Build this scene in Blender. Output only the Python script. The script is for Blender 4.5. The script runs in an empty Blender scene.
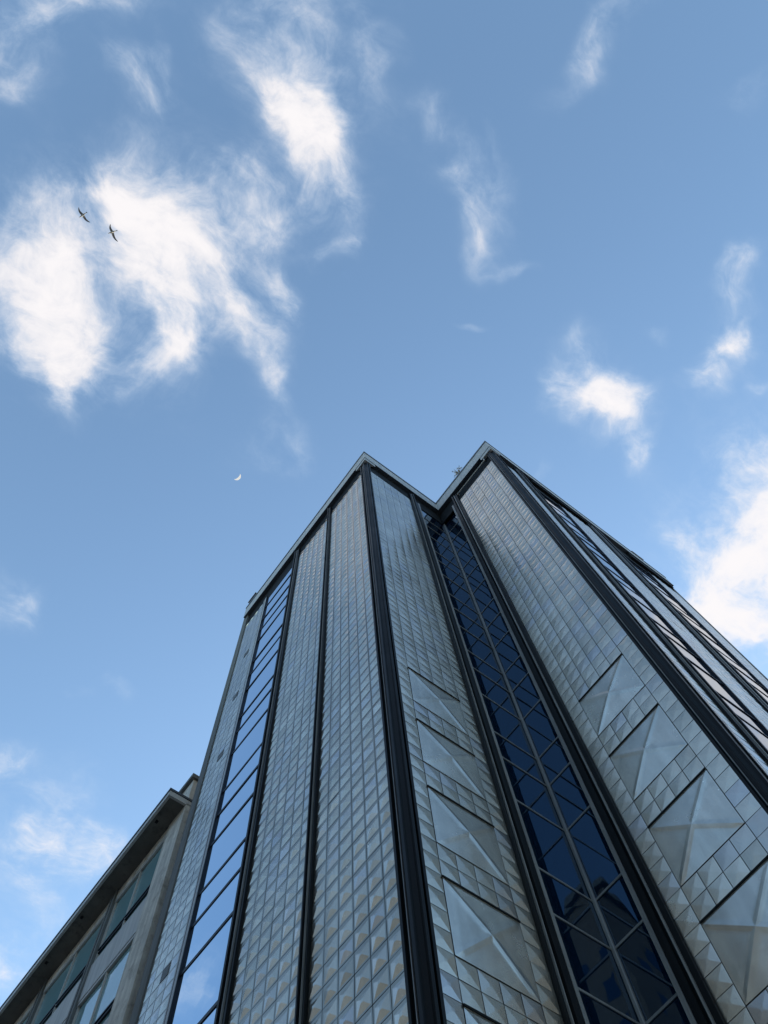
import bpy, bmesh, math, random
from mathutils import Vector, Matrix
random.seed(7)
scene = bpy.context.scene
COL = scene.collection
EYE = 1.6                                   # eye height of the photographer
R = math.radians

# ------------------------------------------------------------------ helpers
def tag(o, label=None, cat=None, group=None, kind=None):
    if label: o['label'] = label
    if cat: o['category'] = cat
    if group: o['group'] = group
    if kind: o['kind'] = kind
    return o

def empty(name, loc, label, cat, group=None):
    o = bpy.data.objects.new(name, None); COL.objects.link(o)
    o.location = loc; o.empty_display_size = .5
    return tag(o, label, cat, group)

class MB:
    """collects polygons in world coordinates and links them as one mesh"""
    def __init__(s): s.v = []; s.f = []; s.t = []
    def poly(s, pts, tint=1.0):
        n = len(s.v); s.v += [tuple(p) for p in pts]; s.f.append(list(range(n, n+len(pts)))); s.t.append(tint)
    def hexa(s, c):                          # 8 corners: 4 bottom, 4 top
        n = len(s.v); s.v += [tuple(p) for p in c]
        for q in ((3,2,1,0),(4,5,6,7),(0,1,5,4),(1,2,6,5),(2,3,7,6),(3,0,4,7)):
            s.f.append([n+i for i in q]); s.t.append(1.0)
    def box(s, x0, x1, y0, y1, z0, z1):
        s.hexa([(x0,y0,z0),(x1,y0,z0),(x1,y1,z0),(x0,y1,z0),(x0,y0,z1),(x1,y0,z1),(x1,y1,z1),(x0,y1,z1)])
    def prism(s, outline, z0, z1):
        n = len(s.v); k = len(outline)
        s.v += [(x,y,z0) for x,y in outline] + [(x,y,z1) for x,y in outline]
        s.f.append([n+i for i in reversed(range(k))]); s.t.append(1.)
        s.f.append([n+k+i for i in range(k)]); s.t.append(1.)
        for i in range(k):
            j = (i+1) % k
            s.f.append([n+i, n+j, n+k+j, n+k+i]); s.t.append(1.)
    def tube(s, pts, rad, seg=6):
        n0 = len(s.v); P = [Vector(p) for p in pts]
        for i, p in enumerate(P):
            d = (P[min(i+1,len(P)-1)] - P[max(i-1,0)]).normalized()
            a = d.orthogonal().normalized(); b = d.cross(a)
            r = rad[i] if isinstance(rad, (list,tuple)) else rad
            for k in range(seg):
                w = 2*math.pi*k/seg; s.v.append(tuple(p + (a*math.cos(w)+b*math.sin(w))*r))
        for i in range(len(P)-1):
            for k in range(seg):
                a = n0+i*seg+k; b = n0+i*seg+(k+1)%seg
                s.f.append([a,b,b+seg,a+seg]); s.t.append(1.)
        s.f.append([n0+k for k in reversed(range(seg))]); s.t.append(1.)
        s.f.append([n0+(len(P)-1)*seg+k for k in range(seg)]); s.t.append(1.)
    def build(s, name, m, parent=None, recalc=True, bevel=0, smooth=False):
        me = bpy.data.meshes.new(name)
        off = parent.matrix_world.translation.copy() if False else Vector((0,0,0))
        p = parent
        while p is not None: off += Vector(p.location); p = p.parent
        me.from_pydata([tuple(Vector(v)-off) for v in s.v], [], s.f)
        a = me.attributes.new('tint', 'FLOAT', 'FACE')
        a.data.foreach_set('value', s.t)
        if recalc:
            b = bmesh.new(); b.from_mesh(me); bmesh.ops.recalc_face_normals(b, faces=b.faces)
            if bevel: bmesh.ops.bevel(b, geom=list(b.edges), offset=bevel, segments=1, affect='EDGES')
            b.to_mesh(me); b.free()
        if smooth:
            for q in me.polygons: q.use_smooth = True
        me.materials.append(m)
        o = bpy.data.objects.new(name, me); COL.objects.link(o); o.parent = parent
        return o

# ------------------------------------------------------------------ materials
def newmat(name):
    m = bpy.data.materials.new(name); m.use_nodes = True
    nt = m.node_tree; return m, nt, nt.nodes['Principled BSDF'], nt.nodes, nt.links
def stained(name, c, rough=.7, metal=0., var=.18, scale=1.2, streak=.0, bump=.0, bscale=30, ior=None, dirt=None, spec=None, tint=False):
    m, nt, b, N, L = newmat(name)
    tc = N.new('ShaderNodeTexCoord')
    no = N.new('ShaderNodeTexNoise'); no.inputs['Scale'].default_value = scale; no.inputs['Detail'].default_value = 8; no.inputs['Roughness'].default_value = .62
    L.new(tc.outputs['Object'], no.inputs['Vector'])
    ra = N.new('ShaderNodeMapRange'); ra.inputs[1].default_value = .3; ra.inputs[2].default_value = .7
    ra.inputs[3].default_value = 1-var; ra.inputs[4].default_value = 1+var; L.new(no.outputs['Fac'], ra.inputs[0])
    val = ra.outputs[0]
    if streak:
        mp = N.new('ShaderNodeMapping'); mp.inputs['Scale'].default_value = (6,6,.25); L.new(tc.outputs['Object'], mp.inputs['Vector'])
        n2 = N.new('ShaderNodeTexNoise'); n2.inputs['Scale'].default_value = 1.; n2.inputs['Detail'].default_value = 6; L.new(mp.outputs[0], n2.inputs['Vector'])
        r2 = N.new('ShaderNodeMapRange'); r2.inputs[1].default_value = .35; r2.inputs[2].default_value = .65; r2.inputs[3].default_value = 1-streak; r2.inputs[4].default_value = 1+streak*.5
        L.new(n2.outputs['Fac'], r2.inputs[0])
        mu = N.new('ShaderNodeMath'); mu.operation = 'MULTIPLY'; L.new(val, mu.inputs[0]); L.new(r2.outputs[0], mu.inputs[1]); val = mu.outputs[0]
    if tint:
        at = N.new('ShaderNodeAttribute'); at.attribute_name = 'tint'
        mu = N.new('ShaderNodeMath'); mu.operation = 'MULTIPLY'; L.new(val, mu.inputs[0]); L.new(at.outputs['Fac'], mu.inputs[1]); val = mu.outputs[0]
    vm = N.new('ShaderNodeVectorMath'); vm.operation = 'SCALE'; vm.inputs[0].default_value = c; L.new(val, vm.inputs['Scale'])
    colr = vm.outputs[0]
    if dirt:
        n3 = N.new('ShaderNodeTexNoise'); n3.inputs['Scale'].default_value = 2.3; n3.inputs['Detail'].default_value = 10; n3.inputs['Roughness'].default_value = .7
        L.new(tc.outputs['Object'], n3.inputs['Vector'])
        r3 = N.new('ShaderNodeMapRange'); r3.inputs[1].default_value = .52; r3.inputs[2].default_value = .72; L.new(n3.outputs['Fac'], r3.inputs[0])
        mx = N.new('ShaderNodeMix'); mx.data_type = 'RGBA'; L.new(r3.outputs[0], mx.inputs[0]); L.new(colr, mx.inputs[6]); mx.inputs[7].default_value = (*dirt,1)
        colr = mx.outputs[2]
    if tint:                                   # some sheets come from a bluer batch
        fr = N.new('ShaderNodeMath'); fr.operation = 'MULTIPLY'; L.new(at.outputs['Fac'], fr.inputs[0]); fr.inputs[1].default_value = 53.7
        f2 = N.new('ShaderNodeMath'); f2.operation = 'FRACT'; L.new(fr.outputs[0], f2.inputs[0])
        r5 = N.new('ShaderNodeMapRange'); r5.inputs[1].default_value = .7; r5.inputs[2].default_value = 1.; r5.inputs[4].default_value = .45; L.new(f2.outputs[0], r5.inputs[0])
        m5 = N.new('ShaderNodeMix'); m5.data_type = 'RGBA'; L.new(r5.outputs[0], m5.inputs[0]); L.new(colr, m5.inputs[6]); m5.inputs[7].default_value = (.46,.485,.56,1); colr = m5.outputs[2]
    L.new(colr, b.inputs['Base Color'])
    b.inputs['Metallic'].default_value = metal
    rr = N.new('ShaderNodeMapRange'); rr.inputs[1].default_value = .3; rr.inputs[2].default_value = .7
    rr.inputs[3].default_value = rough*.85; rr.inputs[4].default_value = min(1, rough*1.15); L.new(no.outputs['Fac'], rr.inputs[0]); L.new(rr.outputs[0], b.inputs['Roughness'])
    if ior: b.inputs['IOR'].default_value = ior
    if spec is not None: b.inputs['Specular IOR Level'].default_value = spec
    if bump:
        n4 = N.new('ShaderNodeTexNoise'); n4.inputs['Scale'].default_value = bscale; n4.inputs['Detail'].default_value = 4; L.new(tc.outputs['Object'], n4.inputs['Vector'])
        bp = N.new('ShaderNodeBump'); bp.inputs['Strength'].default_value = bump; bp.inputs['Distance'].default_value = .02
        L.new(n4.outputs['Fac'], bp.inputs['Height']); L.new(bp.outputs[0], b.inputs['Normal'])
    return m

M = {}
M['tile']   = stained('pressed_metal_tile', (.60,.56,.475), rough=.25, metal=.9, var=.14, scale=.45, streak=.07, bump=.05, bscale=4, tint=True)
M['square'] = stained('satin_metal_square', (.60,.585,.525), rough=.25, metal=.85, var=.12, scale=1.1, streak=.10, bump=.12, bscale=2.2, dirt=(.46,.455,.41))
M['dark']   = stained('dark_joint_and_shadow', (.008,.010,.012), rough=.7, var=.2, spec=.15)
M['pillar'] = stained('black_painted_metal', (.004,.006,.008), rough=.45, var=.25, scale=.8, streak=.3, bump=.03, spec=.16)
M['frame']  = stained('grey_aluminium_frame', (.25,.26,.26), rough=.45, metal=.3, var=.15, streak=.15)
M['trans']  = stained('black_transom', (.008,.010,.016), rough=.45, var=.2, spec=.3)
M['fascia'] = stained('pale_fascia_sheet', (.42,.44,.45), rough=.5, metal=.0, var=.1, streak=.12)
M['soffit'] = stained('soffit_board', (.30,.31,.31), rough=.7, var=.12)
M['trim']   = stained('roof_edge_trim', (.05,.065,.085), rough=.5, var=.2)
M['conc']   = stained('weathered_concrete', (.58,.56,.50), rough=.88, var=.2, streak=.22, bump=.3, dirt=(.26,.235,.195))
M['conc2']  = stained('grey_concrete', (.13,.14,.14), rough=.85, var=.12, streak=.2, bump=.2)
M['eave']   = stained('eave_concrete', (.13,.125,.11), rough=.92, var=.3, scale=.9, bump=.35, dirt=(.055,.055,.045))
M['spandrel']=stained('grey_spandrel', (.44,.44,.42), rough=.6, var=.12, streak=.15)
M['wframe'] = stained('painted_window_frame', (.46,.46,.44), rough=.55, var=.1)
M['asphalt']= stained('asphalt', (.05,.05,.052), rough=.9, var=.3, scale=3, bump=.5, bscale=80)
M['paving'] = stained('stone_paving', (.22,.21,.20), rough=.85, var=.2, bump=.3)
M['brown']  = stained('brown_render', (.13,.115,.10), rough=.9, var=.15, streak=.12)
M['slate']  = stained('slate_grey_render', (.085,.085,.085), rough=.9, var=.15, streak=.12)
M['white']  = stained('white_road_paint', (.7,.7,.68), rough=.7, var=.12)
M['gwhite'] = stained('gull_white', (.34,.34,.34), rough=.8, var=.1)
M['ggrey']  = stained('gull_grey', (.17,.17,.18), rough=.8, var=.15)
M['beak']   = stained('gull_beak', (.5,.33,.05), rough=.5, var=.05)
M['twig']   = stained('dry_twig', (.09,.075,.05), rough=.9, var=.2)
def glassmat(name, c, ior, rough=.015, wav=.02, tint=(1,1,1), metal=0.):
    m, nt, b, N, L = newmat(name)
    b.inputs['Base Color'].default_value = (*c,1); b.inputs['Roughness'].default_value = rough; b.inputs['IOR'].default_value = ior
    b.inputs['Specular Tint'].default_value = (*tint,1); b.inputs['Metallic'].default_value = metal
    tc = N.new('ShaderNodeTexCoord'); n = N.new('ShaderNodeTexNoise'); n.inputs['Scale'].default_value = .9; n.inputs['Detail'].default_value = 2
    L.new(tc.outputs['Object'], n.inputs['Vector'])
    bp = N.new('ShaderNodeBump'); bp.inputs['Strength'].default_value = 1.; bp.inputs['Distance'].default_value = wav; L.new(n.outputs['Fac'], bp.inputs['Height'])
    L.new(bp.outputs[0], b.inputs['Normal'])
    return m
M['glass']  = glassmat('blue_tinted_glass', (.002,.009,.024), 2.75, wav=.002, tint=(.5,.73,.96))
M['mirror'] = glassmat('mirror_coated_glass', (.55,.70,.86), 1.5, wav=.003, metal=1.)
M['teal']   = glassmat('teal_glass', (.20,.36,.38), 3.2, wav=.02)

# ------------------------------------------------------------------ the tower (x to the right, y to the left, both away from the camera)
XA, YA, XC, YD = 6.25, 6.70, 10.95, 2.55        # wall planes
YB, XE = 17.45, 23.60                           # far ends
TOP, FB, TT, PT = 40., 38.75, 37.3, 38.35       # roof edge, fascia bottom, tile top, pillar top (above the eye)
G = -EYE
tower = empty('office_tower', (14, 9, 0), 'tall stepped tower clad in silvery pyramid tiles between black vertical pillars', 'tower')
def face(name):
    if name == 'AB': return lambda u,d,z: (XA-d, u, z+EYE)
    if name == 'AC': return lambda u,d,z: (u, YA-d, z+EYE)
    if name == 'CD': return lambda u,d,z: (XC-d, u, z+EYE)
    if name == 'DE': return lambda u,d,z: (u, YD-d, z+EYE)
FL = {'AB': -1, 'AC': 1, 'CD': -1, 'DE': 1}
def fbox(mb, P, u0,u1,d0,d1,z0,z1):
    mb.hexa([P(u0,d0,z0),P(u1,d0,z0),P(u1,d1,z0),P(u0,d1,z0),P(u0,d0,z1),P(u1,d0,z1),P(u1,d1,z1),P(u0,d1,z1)])

def tile_field(fn, u0, u1, ncol, ph, z_anchor, ztop, zbot=G+.4, squares=False, h=.017, skip=(), rim=0.):
    P = face(fn); mb = MB(); w = (u1-u0)/ncol; g = .007
    i0 = math.floor((zbot-z_anchor)/ph); i1 = math.ceil((ztop-z_anchor)/ph)
    flip = FL[fn] > 0
    rnd = random.Random(hash(fn) if False else int(u0*1000))
    for i in range(i0, i1):
        za, zb = z_anchor+i*ph, min(z_anchor+(i+1)*ph, ztop)
        if zb-za < .08: continue
        for c in range(ncol):
            if squares and i < 0 and (-i-1) % 6 < 4 and 1 <= c <= 4: continue
            if (i, c) in skip: continue
            a0, a1 = u0+c*w+g, u0+(c+1)*w-g
            t = [rnd.uniform(-.003,.003) for _ in range(4)]
            hh = h*rnd.uniform(.9,1.1)
            if rnd.random() < .012: t = [x*3 for x in t]
            p = [P(a0,t[0],za+g),P(a1,t[1],za+g),P(a1,t[2],zb-g),P(a0,t[3],zb-g)]
            if rim:                                   # flat flange round the raised part, tinted darker for the blue it mirrors
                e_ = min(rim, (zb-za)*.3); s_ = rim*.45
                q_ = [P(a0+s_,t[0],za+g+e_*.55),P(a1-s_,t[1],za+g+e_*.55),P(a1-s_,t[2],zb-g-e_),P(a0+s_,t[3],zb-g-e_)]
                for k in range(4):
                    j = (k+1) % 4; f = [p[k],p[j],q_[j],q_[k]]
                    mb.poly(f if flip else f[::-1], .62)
                p = q_
            um, zm = (a0+a1)/2+rnd.uniform(-.004,.004), (za+zb)/2+rnd.uniform(-.004,.004)
            q = w*.07                                   # blunt tip
            ap = [P(um-q,hh,zm-q),P(um+q,hh,zm-q),P(um+q,hh,zm+q),P(um-q,hh,zm+q)]
            tn = rnd.uniform(.88,1.10) if rnd.random() > .04 else rnd.uniform(.72,1.25)
            for k in range(4):
                j = (k+1) % 4; f = [p[k],p[j],ap[j],ap[k]]
                mb.poly(f if flip else f[::-1], tn)
            mb.poly(ap if flip else ap[::-1], tn)
    o = mb.build('tile_panel', M['tile'], tower, recalc=False)
    bk = MB(); fbox(bk, P, u0, u1, -.12, -.012 if not squares else -.06, G, ztop); b = bk.build('backing', M['dark'], o)
    return o

def square_panels(fn, u0, u1, ztops, ph):
    P = face(fn); flip = FL[fn] > 0
    for zt in ztops:
        zb = zt-4*ph+.006; z1 = zt-.045
        mb = MB(); a0, a1 = u0+.008, u1-.008; um, zm = (a0+a1)/2, (zb+z1)/2
        n = 26                                          # gently dished pyramid with creased diagonals
        def hgt(s, t):
            m = 1-max(abs(s), abs(t)); return .006+.055*m+.012*math.exp(-((abs(s)-abs(t))/.11)**2)*min(1., m*6)
        for i in range(n):
            for j in range(n):
                c = []
                for (di,dj) in ((0,0),(1,0),(1,1),(0,1)):
                    s, t = 2*(i+di)/n-1, 2*(j+dj)/n-1
                    c.append(P(um+s*(a1-a0)/2, hgt(s,t), zm+t*(z1-zb)/2))
                # split every quad along the direction of the nearest crease
                sc, tc_ = 2*(i+.5)/n-1, 2*(j+.5)/n-1
                tris = ((c[0],c[1],c[2]),(c[0],c[2],c[3])) if sc*tc_ > 0 else ((c[0],c[1],c[3]),(c[1],c[2],c[3]))
                for f in tris: mb.poly(f if flip else f[::-1])
        for (ua,ub,za,zb_) in ((a0,a1,zb,zb),(a0,a1,z1,z1)):
            f = [P(ua,-.01,za),P(ub,-.01,za),P(ub,.012,za),P(ua,.012,za)]; mb.poly(f)
        o = mb.build('pyramid_panel', M['square'], tower, recalc=False)
        e = MB(); fbox(e, P, a0-.01, a1+.01, -.01, .03, zt-.042, zt-.004); e.build('top_shadow_bar', M['dark'], o)  # dark bar along the top edge, standing in for its shadow line

PH = .3975
AB0, AC0, CD0 = 8.80, 17.81, 17.62
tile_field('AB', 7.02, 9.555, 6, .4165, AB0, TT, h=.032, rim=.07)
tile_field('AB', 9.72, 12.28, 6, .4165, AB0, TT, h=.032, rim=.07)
vents = {(i,1) for i in (57-0, 39, 15)}
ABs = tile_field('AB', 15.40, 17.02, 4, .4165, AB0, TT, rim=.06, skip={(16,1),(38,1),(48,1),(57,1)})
for i in (16,38,48,57):
    z = AB0+i*.4165; P = face('AB')
    v = MB(); fbox(v, P, 15.815,16.20, -.010, -.004, z+.005, z+.41)
    for k in range(5): fbox(v, P, 15.83,16.18, -.005, .014, z+.02+k*.078, z+.06+k*.078)
    v.build('vent_louvre', M['frame'], tower)
tile_field('AC', 6.46, 8.955, 6, PH, AC0, TT, squares=True)
tile_field('CD', 2.80, 5.28, 6, PH, CD0, TT, squares=True, h=.010)
cw = (8.955-6.46)/6
square_panels('AC', 6.46+cw, 6.46+5*cw, [AC0-6*PH*k for k in range(8)], PH)
cw = (5.28-2.80)/6
square_panels('CD', 2.80+cw, 2.80+5*cw, [CD0-6*PH*k for k in range(8)], PH)
tile_field('DE', 11.36, 12.37, 2, PH, CD0, TT)
tile_field('DE', 15.25, 17.22, 5, PH, CD0, TT)
tile_field('DE', 21.40, 23.35, 5, PH, CD0, TT)

# black pillars: a box with two fins and a bright bead along its front
def pillar(fn, u0, u1, d):
    P = face(fn); w = u1-u0; mb = MB()
    fbox(mb, P, u0+.012, u1-.012, -.1, d*.4, G, PT)
    for a, b, dd in ((0,.22,d*.5),(.74,1,d)):
        fbox(mb, P, u0+w*a, u0+w*b, -.1, dd, G, PT-.03)
    o = mb.build('pillar', M['pillar'], tower)
    c = MB(); fbox(c, P, u0+w*.44, u0+w*.56, d*.4, d*.7, G, PT-.02); c.build('bead', M['frame'], o)
for a in (('AB',9.557,9.71,.14),('AB',12.28,12.57,.14),('AC',8.957,9.16,.14),('CD',5.282,5.575,.14),('DE',12.372,12.70,.14),('DE',17.222,17.93,.14)):
    pillar(*a)
def corner_pillar(X, Y, yend, xend, name='corner_pillar'):
    d = .09; z0, z1 = G+EYE, PT+EYE
    def pr(o, m, par, top=0, nm='fin'):
        mb = MB(); mb.prism(o, z0, z1-top); return mb.build(nm, m, par)
    core = [(X+.3,Y+.3),(X-.03,Y+.3) if False else (X-.03, yend-.02),(X-.03,Y+.02),(X+.02,Y-.03),(xend-.02,Y-.03),(xend-.02,Y+.3)]
    root = pr([(X+.02,yend-.02),(X-.03,yend-.02),(X-.03,Y+.03),(X+.03,Y-.03),(xend-.02,Y-.03),(xend-.02,Y+.02),(X+.1,Y+.1)], M['pillar'], tower, nm=name)
    # fins along the left flank, the corner and the right flank
    ly, lx = yend-Y, xend-X
    pr([(X-.02,yend),(X-d,yend),(X-d,yend-.06),(X-.02,yend-.06)], M['pillar'], root, .01)
    pr([(xend,Y-.02),(xend-.06,Y-.02),(xend-.06,Y-d),(xend,Y-d)][::-1], M['pillar'], root, .01)
    pr([(X-.02,Y+.10),(X-d,Y+.10),(X-d,Y+.03),(X-.02,Y+.03)], M['pillar'], root, .015)
    pr([(X+.03,Y-.02),(X+.03,Y-d),(X+.09,Y-d),(X+.09,Y-.02)], M['pillar'], root, .015)
    pr([(X-.028,Y+ly*.62),(X-.055,Y+ly*.62),(X-.055,Y+ly*.62-.018),(X-.028,Y+ly*.62-.018)], M['frame'], root, .02, 'bead')
    pr([(X+lx*.70,Y-.028),(X+lx*.70,Y-.055),(X+lx*.70+.012,Y-.055),(X+lx*.70+.012,Y-.028)], M['frame'], root, .02, 'bead')
    return root
corner_pillar(XA, YA, 7.02, 6.45)
corner_pillar(XC, YD, 2.79, 11.36)

# strips of glazing
def glazing(fn, u0, u1, zs, jambs, gm='glass', tw=.045, tm='trans', rec=-.06, proud=.022):
    P = face(fn); mb = MB()
    fbox(mb, P, u0, u1, rec-.1, rec-.012, G, TT+.25)
    zz = [G]+list(zs)+[TT+.25]; rp_ = random.Random(int(u0*77))
    for a, b in zip(zz[:-1], zz[1:]):            # every pane sits a little differently in its frame
        k = [rec+rp_.uniform(-.007,.007)*(u1-u0)/2 for _ in range(4)]
        mb.poly([P(u0,k[0],a),P(u1,k[1],a),P(u1,k[2],b),P(u0,k[3],b)] if FL[fn] > 0 else [P(u0,k[0],a),P(u0,k[3],b),P(u1,k[2],b),P(u1,k[1],a)])
    o = mb.build('window_strip', M[gm], tower, recalc=False)
    for (a, b, d, m) in jambs:
        j = MB(); fbox(j, P, a, b, rec-.09, d, G, TT+.35); j.build('jamb', M[m], o)
    for z in zs:
        t = MB(); fbox(t, P, u0+.004, u1-.004, rec-.03, proud if False else rec+proud, z-tw, z+tw); t.build('transom', M[tm], o)
    return o
zAB = [3.8,6.0,7.4,8.4,10.4,11.6,12.6,14.95,16.36,17.46,19.32,20.65,21.8,23.85,25.2,26.2,28.22,29.45,30.6,32.55,33.7,34.9,36.35]
glazing('AB', 12.575, 15.14, zAB, [(15.142,15.175,.01,'trans'),(15.177,15.30,.006,'fascia'),(15.302,15.335,.01,'trans'),(15.337,15.395,.005,'fascia')], gm='mirror', tw=.05)
zAC = [.6,2.1,3.3,5.3,6.85,8.0,9.97,11.53,12.71,14.80,16.43,17.55,19.42,20.95,22.08,23.85,25.35,26.6,28.5,30.1,31.2,33.1,34.7,35.9]
glazing('AC', 9.54, 11.14, zAC, [(9.165,9.44,.02,'pillar'),(9.442,9.538,.03,'frame')], tw=.026, tm='frame', rec=-.08)
glazing('CD', 5.82, 6.77, zAC, [(5.58,5.715,.02,'pillar'),(5.717,5.818,.03,'frame')], tw=.026, tm='frame', rec=-.20)
c = MB(); c.box(XC+.13, XC+.20, YA-.01, YA+.075, 0, TT+.3+EYE); c.build('corner_mullion', M['frame'], tower, bevel=.012)
zDE = [z+.1 for z in zAC]
glazing('DE', 12.705, 15.15, zDE, [(15.152,15.247,.0,'trans')], tw=.03)
glazing('DE', 17.935, 21.30, zDE, [(21.302,21.397,.0,'trans')], tw=.03)
# concrete end columns
c = MB(); c.box(XA-.04, XA+3, 17.025, YB, 0, 39.3+EYE); c.build('end_column', M['conc2'], tower, bevel=.01)
c = MB(); c.box(XE-.24, XE, YD-.035, YD+2, 0, FB+EYE); c.build('end_column', M['conc2'], tower, bevel=.01)

# body behind the cladding, frieze, roof
body = [(XA+.13,YA+.22),(XC+.36,YA+.22),(XC+.36,YD+.13),(XE-.01,YD+.13),(XE-.01,YB-.01),(XA+.13,YB-.01)]
b = MB(); b.prism(body, 0, FB+EYE+.1); b.build('core_wall', M['conc2'], tower)
fz = MB()
for fn,u0,u1 in (('AB',YA+.04,17.02),('AC',XA+.04,XC+.1),('CD',YD+.04,YA+.02),('DE',XC+.06,XE-.25)):
    fbox(fz, face(fn), u0, u1, -.125, -.05, TT-.02, FB-.002)
fz.build('frieze', M['dark'], tower)
def outline(o):        # plan of the roof, pushed out by o
    return [(XA-o,YA-o),(XC-o,YA-o),(XC-o,YD-o),(XE+.05,YD-o),(XE+.05,YB-.16),(XA-o,YB-.16)]
roof = MB(); roof.prism(outline(.14), FB+EYE, 39.82+EYE); ro = roof.build('roof_fascia', M['fascia'], tower)
t = MB(); t.prism(outline(.165), 39.822+EYE, TOP+EYE); t.build('roof_edge', M['trim'], ro)
t = MB()                # dark drip bead under the fascia, and soffit
t.prism(outline(.150), FB+EYE-.035, FB+EYE-.002); t.build('drip_edge', M['trim'], ro)
for (X,Y) in ((XA,YA),(XC,YD)):
    t = MB(); t.prism([(X-.13,Y-.13),(X+.52,Y-.13),(X+.30,Y+.02),(X+.02,Y+.02),(X+.02,Y+.42),(X-.13,Y+.62)], PT+EYE, FB+EYE-.037); t.build('corner_bracket', M['fascia'], ro)
# thin conduit below the fascia of the second arm
t = MB(); t.tube([(XC-.07,YD+.5,38.05+EYE),(XC-.07,YA-1.5,38.05+EYE)], .035, 8); t.tube([(XC-.07,YA-1.5,38.05+EYE),(XC+.1,YA-1.5,38.05+EYE)], .035, 8)
t.tube([(XC-.07,YD+.5,38.05+EYE),(XC-.07,YD+.5,38.3+EYE)], .035, 8)
t.build('conduit', M['fascia'], tower)
# dark dentil boxes above the glazing of the far arm and at the rear corner
t = MB(); t.box(20.3,23.3,YD-.10,YD+.05,FB+EYE-.75,FB+EYE-.04); t.build('blind_box', M['dark'], tower)
t = MB(); t.box(13.6,17.6,YD-.10,YD+.05,FB+EYE-.55,FB+EYE-.04); t.build('blind_box', M['dark'], tower)
# rooftop boxes are machines standing on the roof: things of their own
def roof_box(x0,x1,y0,y1,h,label):
    cx, cy = (x0+x1)/2, (y0+y1)/2
    e = empty('rooftop_vent', (cx,cy,TOP+EYE), label, 'roof vent', None)
    m = MB(); m.box(x0,x1,y0,y1,TOP+EYE,TOP+EYE+h); m.build('housing', M['trim'], e, bevel=.02)
    m = MB(); m.box(x0-.05,x1+.05,y0-.05,y1+.05,TOP+EYE+h,TOP+EYE+h+.06); m.build('cap', M['frame'], e, bevel=.01)
roof_box(6.14,6.6,16.55,17.2,.6,'small dark box on the roof at the far left end of the tower')
roof_box(21.4,22.2,2.42,3.0,.38,'small dark box on the roof edge at the far right of the tower')
# weed growing on the roof edge
pl = empty('roof_plant', (10.87,4.55,TOP+EYE), 'tiny scrubby plant growing on the roof edge between the two gables', 'plant')
m = MB(); lf = MB(); rp = random.Random(3)
for k in range(26):
    a = rp.uniform(0,6.28); r_ = rp.uniform(.05,.42); h_ = rp.uniform(.2,.7)
    p0 = Vector((10.87,4.55,TOP+EYE)); p2 = p0+Vector((math.cos(a)*r_*.5-.12, math.sin(a)*r_, h_)); p1 = (p0+p2)/2+Vector((0,0,.08))
    m.tube([p0,p1,p2],[.006,.004,.002],4)
    for q in range(6):
        s = p1.lerp(p2, rp.random()); d = Vector((rp.uniform(-1,1),rp.uniform(-1,1),rp.uniform(-.3,1))).normalized()*.07; e2 = d.orthogonal().normalized()*.02
        lf.poly([s,s+d*.5+e2,s+d,s+d*.5-e2])
m.build('stem', M['twig'], pl); lf.build('foliage', stained('weed_leaf',(.07,.085,.04),rough=.8), pl, recalc=False)

# ------------------------------------------------------------------ the lower block on the left
XW, YW, EZ = 6.33, 18.30, 24.72
low = empty('concrete_block', (10, 30, 0), 'older low concrete building with deep overhanging eave and teal strip windows', 'building')
w = MB(); w.box(XW+.22, 20, YW+.02, 62, 0, EZ+EYE-.02); w.build('wall', M['conc'], low)
cst = [(18.30,19.46),(22.92,23.30),(28.05,28.45),(33.1,33.5),(38.1,38.5),(43.1,43.5),(48.1,48.5),(53.1,53.5)]
for k,(a,b_) in enumerate(cst):
    c = MB()
    if k == 0: c.box(XW, XW+.9, a, b_, 0, EZ+EYE)
    else:
        c.box(XW-.06, XW+.2, a, a+.13, 0, EZ+EYE); c.box(XW-.02, XW+.2, a+.132, b_-.132, 0, EZ+EYE); c.box(XW-.06, XW+.2, b_-.13, b_, 0, EZ+EYE)
    c.build('pilaster', M['conc'] if k == 0 else M['conc2'], low)
for k in range(7):
    u0, u1 = cst[k][1]+.003, cst[k+1][0]-.003
    for s in range(5):
        zt = 24.10-4.33*s
        if zt < 4: break
        um = (u0+u1)/2
        g = MB(); g.box(XW+.12, XW+.2, u0, u1, zt-2.75+EYE, zt+EYE); win = g.build('window', M['teal'], low)
        f = MB(); f.box(XW+.03, XW+.11, u0, u1, zt+.002+EYE, zt+.12+EYE); f.box(XW+.05, XW+.118, u0, u0+.05, zt-2.6+EYE, zt+EYE); f.box(XW+.05, XW+.118, u1-.05, u1, zt-2.6+EYE, zt+EYE)
        f.build('frame', M['wframe'], win)
        f = MB(); f.box(XW+.05, XW+.117, um-.02, um+.02, zt-2.6+EYE, zt-.002+EYE); f.build('mullion', M['wframe'], win)
        f = MB(); f.box(XW+.02, XW+.116, u0+.052, um-.022, zt-2.19+EYE, zt-2.13+EYE); f.box(XW+.02, XW+.116, um+.022, u1-.052, zt-2.19+EYE, zt-2.13+EYE)
        f.box(XW+.05, XW+.116, u0+.052, u1-.052, zt-2.30+EYE, zt-2.25+EYE); f.build('transom', M['trans'], win)
        p = MB(); p.box(XW+.01, XW+.2, u0, u1, zt-4.20+EYE, zt-2.752+EYE); sp = p.build('spandrel', M['spandrel'], low)
        if s == 0: 
            h_ = MB(); h_.box(XW+.02, XW+.2, u0, u1, zt+.122+EYE, EZ+EYE-.03); h_.build('lintel', M['conc'], low)
e = MB(); e.prism([(5.62,18.32),(12,18.32),(12,62),(5.62,62)], EZ+EYE, EZ+.20+EYE); ev = e.build('eave', M['eave'], low)
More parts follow.
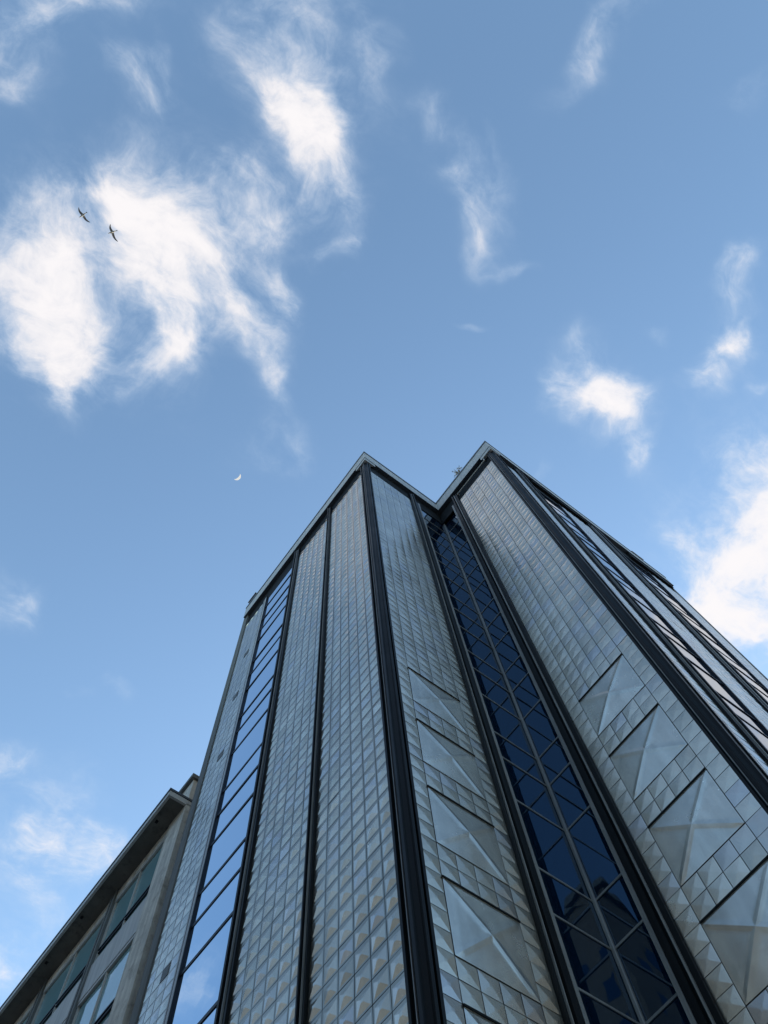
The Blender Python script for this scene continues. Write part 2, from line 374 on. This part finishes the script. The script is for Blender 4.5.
t = MB(); t.box(5.60,5.70,18.30,62,EZ-.05+EYE,EZ+.19+EYE); t.box(5.702,12,18.30,18.40,EZ-.05+EYE,EZ+.19+EYE); t.build('eave_lip', M['wframe'], ev)
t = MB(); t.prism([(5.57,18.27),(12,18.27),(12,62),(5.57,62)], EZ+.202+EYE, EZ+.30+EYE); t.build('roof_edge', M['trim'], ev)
for k in range(16):     # downlights / old fixings under the eave
    if k % 3 == 1: continue
    t = MB(); t.box(5.82,5.92,19.5+k*2.6,19.62+k*2.6,EZ+EYE-.035,EZ+EYE-.002); t.build('soffit_fixing', M['dark'], ev)
# the gap between the two buildings: brown downpipe
t = MB(); t.tube([(6.95,17.98,0),(6.95,17.98,22.5+EYE)], .09, 10); t.build('downpipe', stained('brown_pipe',(.10,.075,.055),rough=.8), low, smooth=False)
# stair head on the low roof
sh = MB(); sh.box(6.55, 9.5, 18.9, 20.2, EZ+.303+EYE, 27.0+EYE); s0 = sh.build('stair_head', M['conc'], low, bevel=.01)
t = MB(); t.box(6.42, 9.6, 18.8, 20.35, 27.0+EYE, 27.22+EYE); t.build('coping', M['conc2'], s0, bevel=.01)

# ------------------------------------------------------------------ across the street (only seen mirrored in the cladding and the glass)
op = empty('street_block', (-40, -36, 0), 'brown rendered block across the street, mirrored in the dark corner glazing', 'building')
def block(par, x0,x1,y0,y1,h,mat='brown'):
    m = MB(); m.box(x0,x1,y0,y1,0,h); m.build('wall', M[mat], par)
    m = MB(); m.box(x0-.5,x1+.5,y0-.5,y1+.5,h,h+.5); m.build('cornice', M['conc2'], par)
    for s in range(int((h-2)/3.4)):
        z = 2.2+s*3.4
        n = int((y1-y0)/3.2)
        m = MB()
        for k in range(n):
            y = y0+1.2+k*3.2; m.box(x1-.05,x1+.03,y,y+1.5,z,z+1.9)
        n = int((x1-x0)/3.2)
        for k in range(n):
            x = x0+1.2+k*3.2; m.box(x,x+1.5,y1-.05,y1+.03,z,z+1.9)
        m.build('window_row', M['glass'], par)
block(op, -60,-25,-60,-15, 56)
op2 = empty('reflection_block', (-38, 35, 0), 'long plain block added out of view on the left, darkening low reflections in the tower cladding', 'building')
block(op2, -54,-22,4,75, 33, 'slate')  # unseen block, added to darken the low sky mirrored in the cladding

# ------------------------------------------------------------------ ground
g = MB(); g.box(-900,900,-900,900,-.6,-.204); tag(g.build('ground', M['paving']), kind='structure')
g = MB(); g.box(-60,200,-12,0,-.2,-.13); tag(g.build('road', M['asphalt']), kind='structure')
g = MB()
for k in range(30): g.box(-58+k*6,-55+k*6,-6.1,-5.95,-.128,-.124)
tag(g.build('road_marking', M['white']), kind='structure')
g = MB(); g.box(-60,200,.15,70,-.2,0); g.box(-60,200,-30,-12.15,-.2,0); tag(g.build('pavement', M['paving']), kind='structure')
g = MB(); g.box(-60,200,.0,.148,-.2,.012); g.box(-60,200,-12.148,-12,-.2,.012); tag(g.build('kerb', M['conc2']), kind='structure')

# ------------------------------------------------------------------ camera (solved from the photograph's vanishing points)
RM = [[0.7984631497113429,0.5633284814273106,0.2124090877666063],[-0.6000191519384067,0.7735142235359181,0.20409008622356203],[-0.04933169224907109,-0.2904079337766546,0.9556304809597783]]
F = 793.3
def ray(px, py):
    v = Vector((px-384, py-512, F)); return Vector([sum(RM[i][j]*v[j] for j in range(3)) for i in range(3)]).normalized()
cam = bpy.data.cameras.new('camera'); co = bpy.data.objects.new('camera', cam); COL.objects.link(co)
mw = Matrix(((RM[0][0],-RM[0][1],-RM[0][2],0),(RM[1][0],-RM[1][1],-RM[1][2],0),(RM[2][0],-RM[2][1],-RM[2][2],EYE),(0,0,0,1)))
co.matrix_world = mw
cam.sensor_fit = 'VERTICAL'; cam.sensor_height = 24; cam.lens = F/1024*24; cam.clip_end = 6000; cam.clip_start = .05
scene.camera = co

# ------------------------------------------------------------------ gulls
def gull(loc, body_dir, span, label, bend):
    """body_dir and span are directions in the world; the wings are swept back and bent at the wrist"""
    e = empty('gull', loc, label, 'bird', 'gulls circling high up')
    f = body_dir.normalized(); s = (span - f*span.dot(f)).normalized(); u = f.cross(s).normalized()
    if u.z < 0: u = -u
    O = Vector(loc)
    W = lambda a,b,c: O+f*a+s*b+u*c
    m = MB()
    st = [(-.36,.012,.008),(-.26,.03,.02),(-.12,.062,.05),(.02,.08,.065),(.14,.07,.06),(.22,.045,.045),(.28,.045,.045),(.33,.03,.03),(.36,.012,.012)]
    n = 10
    for i,(a,rw,rh) in enumerate(st):
        for k in range(n): t = 2*math.pi*k/n; m.v.append(tuple(W(a, rw*math.cos(t), rh*math.sin(t))))
    for i in range(len(st)-1):
        for k in range(n): m.f.append([i*n+k,i*n+(k+1)%n,(i+1)*n+(k+1)%n,(i+1)*n+k]); m.t.append(1.)
    m.f.append(list(range(n))); m.t.append(1.); m.f.append([(len(st)-1)*n+k for k in range(n)]); m.t.append(1.)
    m.build('body', M['gwhite'], e, smooth=True)
    t_ = MB(); t_.tube([W(.355,0,0),W(.41,0,-.006)],[.012,.004],6); t_.build('beak', M['beak'], e)
    t_ = MB(); t_.hexa([W(-.30,-.025,-.006),W(-.30,.025,-.006),W(-.42,.05,-.004),W(-.42,-.05,-.004),W(-.30,-.025,.006),W(-.30,.025,.006),W(-.42,.05,.004),W(-.42,-.05,.004)]); t_.build('tail', M['gwhite'], e)
    for sd in (-1,1):
        b = bend[0] if sd < 0 else bend[1]
        # stations: span, lead edge, trail edge, height
        ws = [(.03,.12,-.09,.02),(.20,.14,-.05,.06),(.36,.13,-.03,.075),(.50,.08,-.05,.06),(.62,.0,-.09,.03),(.70,-.09,-.12,.0)]
        w = MB()
        for (y,le,te,h_) in ws:
            y *= b
            for (a,c_) in ((le,-.006),(te,-.002),(te,.002),(le,.008)): w.v.append(tuple(W(a, sd*y, h_+c_)))
        for i in range(len(ws)-1):
            for k in range(4): w.f.append([i*4+k,i*4+(k+1)%4,(i+1)*4+(k+1)%4,(i+1)*4+k]); w.t.append(1.)
        w.f.append([0,1,2,3]); w.f.append([(len(ws)-1)*4+k for k in (3,2,1,0)]); w.t += [1.,1.]
        w.build('wing', M['ggrey'], e)
eye = Vector((0,0,EYE))
def pxdir(px,py,dx,dy):        # world direction of a small step in the picture, seen far away
    return (ray(px+dx,py+dy)-ray(px,py)).normalized()
gull(eye+ray(83,215)*76, pxdir(83,215,-5,3.5), pxdir(83,215,7,8), 'left-hand gull gliding with its wings spread across blue sky', (.95,1.1))
gull(eye+ray(112.5,232)*74, pxdir(112,232,-6,2), pxdir(112,232,3.2,9), 'right-hand gull gliding beside the bright edge of the cloud', (.9,1.2))

# ------------------------------------------------------------------ moon
MD = 2500.
mc = eye+ray(236.8,476.2)*MD; r_ = 4.0/F*MD
ux = pxdir(236.8,476.2,1,0); uy = pxdir(236.8,476.2,0,1); un = ray(236.8,476.2)
m = MB(); n = 24; ang0 = R(48)      # lit side faces down and right in the picture
def mp(a, r0, k): 
    c_, s_ = math.cos(a), math.sin(a)*r0
    x = c_*0+s_*0; 
    lx, ly = math.sin(a)*r0, math.cos(a)
    X = lx*math.cos(ang0)-ly*math.sin(ang0); Y = lx*math.sin(ang0)+ly*math.cos(ang0)
    return mc+(ux*X+uy*Y)*r_+un*k
outer = [mp(math.pi*i/n, 1, 0) for i in range(n+1)]; inner = [mp(math.pi*i/n, .42, 0) for i in range(1,n)]
outer2 = [p+un*3 for p in outer]; inner2 = [p+un*3 for p in inner]
ring = outer+inner[::-1]; ring2 = outer2+inner2[::-1]
for i in range(n):
    a = inner[i-1] if i > 0 else outer[0]; b_ = inner[i] if i < n-1 else outer[n]
    a2 = a+un*3; b2 = b_+un*3
    for q in ([outer[i],outer[i+1],b_,a],[outer2[i],a2,b2,outer2[i+1]]):
        q = [q[0]]+[x for j,x in enumerate(q[1:]) if (x-q[j]).length > 1e-3]
        if (q[-1]-q[0]).length < 1e-3: q = q[:-1]
        if len(q) > 2: m.poly(q)
for i in range(len(ring)):
    j = (i+1) % len(ring); m.poly([ring[i],ring2[i],ring2[j],ring[j]])
mm, nt, bs, N, L = newmat('moonlight'); bs.inputs['Base Color'].default_value = (.6,.6,.6,1); bs.inputs['Emission Color'].default_value = (1,.99,.95,1); bs.inputs['Emission Strength'].default_value = .33
MOON_B = bs
mo = m.build('moon', mm); tag(mo, 'thin white crescent moon in clear blue sky left of the tower', 'moon')

# ------------------------------------------------------------------ sky and clouds
SUN_AZ, SUN_EL = math.atan2(.45,.9), R(20)       # azimuth measured from +x towards +y: behind the tower
world = bpy.data.worlds.new('World'); scene.world = world; world.use_nodes = True
nt = world.node_tree; N = nt.nodes; L = nt.links
bg = N['Background']
sky = N.new('ShaderNodeTexSky'); sky.sky_type = 'NISHITA'; sky.sun_disc = False
sky.sun_elevation = SUN_EL; sky.sun_rotation = math.pi/2-SUN_AZ
sky.air_density = 1.0; sky.dust_density = .5; sky.ozone_density = 1.2
SKY_STR = .15
tc = N.new('ShaderNodeTexCoord'); sx = N.new('ShaderNodeSeparateXYZ'); L.new(tc.outputs['Generated'], sx.inputs[0])
def math_(op, a, b=None, c=None, clamp=False):
    n = N.new('ShaderNodeMath'); n.operation = op; n.use_clamp = clamp
    for i, x in enumerate((a,b,c)):
        if x is None: continue
        if isinstance(x, (int,float)): n.inputs[i].default_value = x
        else: L.new(x, n.inputs[i])
    return n.outputs[0]
zc = math_('MAXIMUM', sx.outputs['Z'], .06)
pc = N.new('ShaderNodeCombineXYZ'); L.new(math_('DIVIDE', sx.outputs['X'], zc), pc.inputs[0]); L.new(math_('DIVIDE', sx.outputs['Y'], zc), pc.inputs[1]); pc.inputs[2].default_value = 1
P0 = pc.outputs[0]                       # position on a cloud layer one unit up
# domain warp so that cloud outlines are ragged
wn = N.new('ShaderNodeTexNoise'); wn.inputs['Scale'].default_value = 7; wn.inputs['Detail'].default_value = 3; L.new(P0, wn.inputs['Vector'])
ws_ = N.new('ShaderNodeVectorMath'); ws_.operation = 'MULTIPLY_ADD'; L.new(wn.outputs['Color'], ws_.inputs[0]); ws_.inputs[1].default_value = (.13,.13,0); L.new(P0, ws_.inputs[2])
wo = N.new('ShaderNodeVectorMath'); wo.operation = 'SUBTRACT'; L.new(ws_.outputs[0], wo.inputs[0]); wo.inputs[1].default_value = (.065,.065,0)
P1 = wo.outputs[0]
def plane(px, py):
    d = ray(px,py); return (d.x/d.z, d.y/d.z)
def blob(px, py, a, b, ang, wgt):
    c0 = plane(px,py); cx = plane(px+1,py); cy = plane(px,py+1)
    J = Matrix(((cx[0]-c0[0], cy[0]-c0[0]),(cx[1]-c0[1], cy[1]-c0[1]))).inverted()
    t = R(ang); rot = Matrix(((math.cos(t)/a, math.sin(t)/a),(-math.sin(t)/b, math.cos(t)/b)))
    K = rot @ J
    rows = [(K[i][0], K[i][1], -(K[i][0]*c0[0]+K[i][1]*c0[1])) for i in (0,1)]
    o = []
    for r in rows:
        n = N.new('ShaderNodeVectorMath'); n.operation = 'DOT_PRODUCT'; L.new(P1, n.inputs[0]); n.inputs[1].default_value = r; o.append(n.outputs['Value'])
    q = math_('ADD', math_('MULTIPLY', o[0], o[0]), math_('MULTIPLY', o[1], o[1]))
    # gaussian-like falloff 1/(1+q^2)
    g = math_('DIVIDE', wgt, math_('MULTIPLY_ADD', q, q, 1.0))
    return g
BL = [(300,105,66,40,75,1.3),(285,15,60,56,80,.7),(318,150,60,34,70,.75),(345,205,24,14,80,.5),(240,200,42,32,40,.85),(275,220,26,20,0,.6),(345,242,20,11,-25,.6),
 (54,325,70,38,80,1.4),(28,235,60,46,0,.72),(60,400,24,14,80,.55),(0,300,50,34,90,.7),
 (163,300,72,32,82,1.4),(150,200,52,40,80,.95),(200,245,62,36,20,.85),(105,235,60,40,80,.6),(250,330,44,26,50,.95),(278,385,26,13,75,.7),(290,285,28,20,75,.85),(120,375,56,26,-20,.6),(215,290,40,30,80,.45),(133,300,40,28,80,.5),(158,345,36,24,80,.7),(326,115,52,26,80,.5),
 (140,88,38,26,10,.68),(165,60,30,8,80,.2),(75,12,76,24,-8,.75),(25,35,56,36,0,.5),(12,90,28,26,20,.58),
 (608,40,64,20,-52,.78),(490,178,60,38,70,.66),(480,232,30,12,75,.42),(512,268,26,8,12,.45),(432,105,24,18,60,.5),(455,170,14,10,0,.35),(375,60,60,20,80,.52),
 (576,390,32,34,20,1.15),(605,400,24,28,60,.85),(630,408,24,22,60,.95),(645,452,17,14,-60,.9),(574,345,9,14,0,.45),
 (738,332,28,20,-45,1.05),(735,280,28,18,-40,.75),(706,368,28,18,-60,.7),(755,384,14,8,0,.35),
 (772,565,70,62,-70,1.0),(735,600,52,38,20,.95),(690,555,36,26,60,.6),(760,470,44,38,60,.7),(775,620,30,14,-30,.8),(700,600,30,20,30,.6),
 (58,862,44,36,-10,1.0),(95,845,24,22,0,.5),(278,448,40,28,10,.62),(5,600,34,28,0,.8),(5,765,30,24,0,.8),(115,690,24,16,30,.5),(75,700,16,12,30,.4),(620,425,20,20,60,.4),(10,960,60,50,0,.75),(60,800,50,24,-30,.4),
 (467,314,13,7,-20,.45),(540,470,12,7,-35,.5),(660,326,12,10,0,.38),(665,175,16,10,30,.28),(750,80,20,30,20,.3),
 # beyond the frame, seen only mirrored
 (-362,694,60,42,20,.6),(885,560,105,85,0,1.5),(860,420,50,50,0,.7),(-260,300,150,90,40,.8),(-150,800,120,60,10,.8),(600,-150,120,60,-20,.7),(950,300,160,90,60,.9),(1000,700,180,110,30,1.0),(-500,-100,200,150,10,.9)]
acc = None
for b_ in BL:
    g = blob(*b_); acc = g if acc is None else math_('ADD', acc, g)
B = math_('MINIMUM', acc, 1.9)
# ragged detail
mp_ = N.new('ShaderNodeMapping'); mp_.inputs['Rotation'].default_value = (0,0,R(20)); mp_.inputs['Scale'].default_value = (1,1.25,1); L.new(P1, mp_.inputs['Vector'])
n1 = N.new('ShaderNodeTexNoise'); n1.inputs['Scale'].default_value = 10; n1.inputs['Detail'].default_value = 8; n1.inputs['Roughness'].default_value = .65; n1.inputs['Distortion'].default_value = .12; L.new(mp_.outputs[0], n1.inputs['Vector'])
n3 = N.new('ShaderNodeTexNoise'); n3.inputs['Scale'].default_value = 42; n3.inputs['Detail'].default_value = 4; n3.inputs['Roughness'].default_value = .6; L.new(P0, n3.inputs['Vector'])
dn = math_('ADD', math_('SUBTRACT', n1.outputs['Fac'], .5), math_('MULTIPLY', math_('SUBTRACT', n3.outputs['Fac'], .5), .24))
amp = math_('MINIMUM', math_('MULTIPLY', B, 3.6), 3.3)
f0 = math_('MULTIPLY_ADD', dn, amp, B)
mr = N.new('ShaderNodeMapRange'); mr.interpolation_type = 'SMOOTHSTEP'; mr.inputs[1].default_value = .13; mr.inputs[2].default_value = 2.3; L.new(f0, mr.inputs[0])
cov = math_('MULTIPLY', mr.outputs[0], .97)
# cloud light: white, a little greyer blue where thin or self-shaded
ramp = N.new('ShaderNodeValToRGB'); ramp.color_ramp.elements[0].position = .1; ramp.color_ramp.elements[0].color = (.66,.80,.98,1)
ramp.color_ramp.elements[1].position = .85; ramp.color_ramp.elements[1].color = (1.0,.965,.97,1)
L.new(math_('MULTIPLY_ADD', dn, .5, mr.outputs[0]), ramp.inputs[0])
cs = N.new('ShaderNodeVectorMath'); cs.operation = 'SCALE'; L.new(ramp.outputs[0], cs.inputs[0]); CLOUD = cs.inputs['Scale']; CLOUD.default_value = 3.1
mx = N.new('ShaderNodeMix'); mx.data_type = 'RGBA'; L.new(cov, mx.inputs[0]); wb = N.new('ShaderNodeVectorMath'); wb.operation = 'MULTIPLY'; L.new(sky.outputs[0], wb.inputs[0]); wb.inputs[1].default_value = (.965,1.05,1.03); L.new(wb.outputs[0], mx.inputs[6]); L.new(cs.outputs[0], mx.inputs[7])
L.new(mx.outputs[2], bg.inputs['Color']); bg.inputs['Strength'].default_value = SKY_STR

world.cycles.sampling_method = 'MANUAL'; world.cycles.sample_map_resolution = 256
sun = bpy.data.lights.new('sun','SUN'); sun.energy = 2.2; sun.angle = R(.53); sun.color = (1,.86,.70)
so = bpy.data.objects.new('sun', sun); COL.objects.link(so)
sd = Vector((math.cos(SUN_AZ)*math.cos(SUN_EL), math.sin(SUN_AZ)*math.cos(SUN_EL), math.sin(SUN_EL)))
so.rotation_euler = sd.to_track_quat('Z','Y').to_euler(); so.location = (0,0,80)

scene.view_settings.view_transform = 'Standard'; scene.view_settings.look = 'None'
scene.view_settings.exposure = 1.1; scene.view_settings.gamma = 1
scene.render.engine = 'CYCLES'
scene.cycles.max_bounces = 8; scene.cycles.glossy_bounces = 6
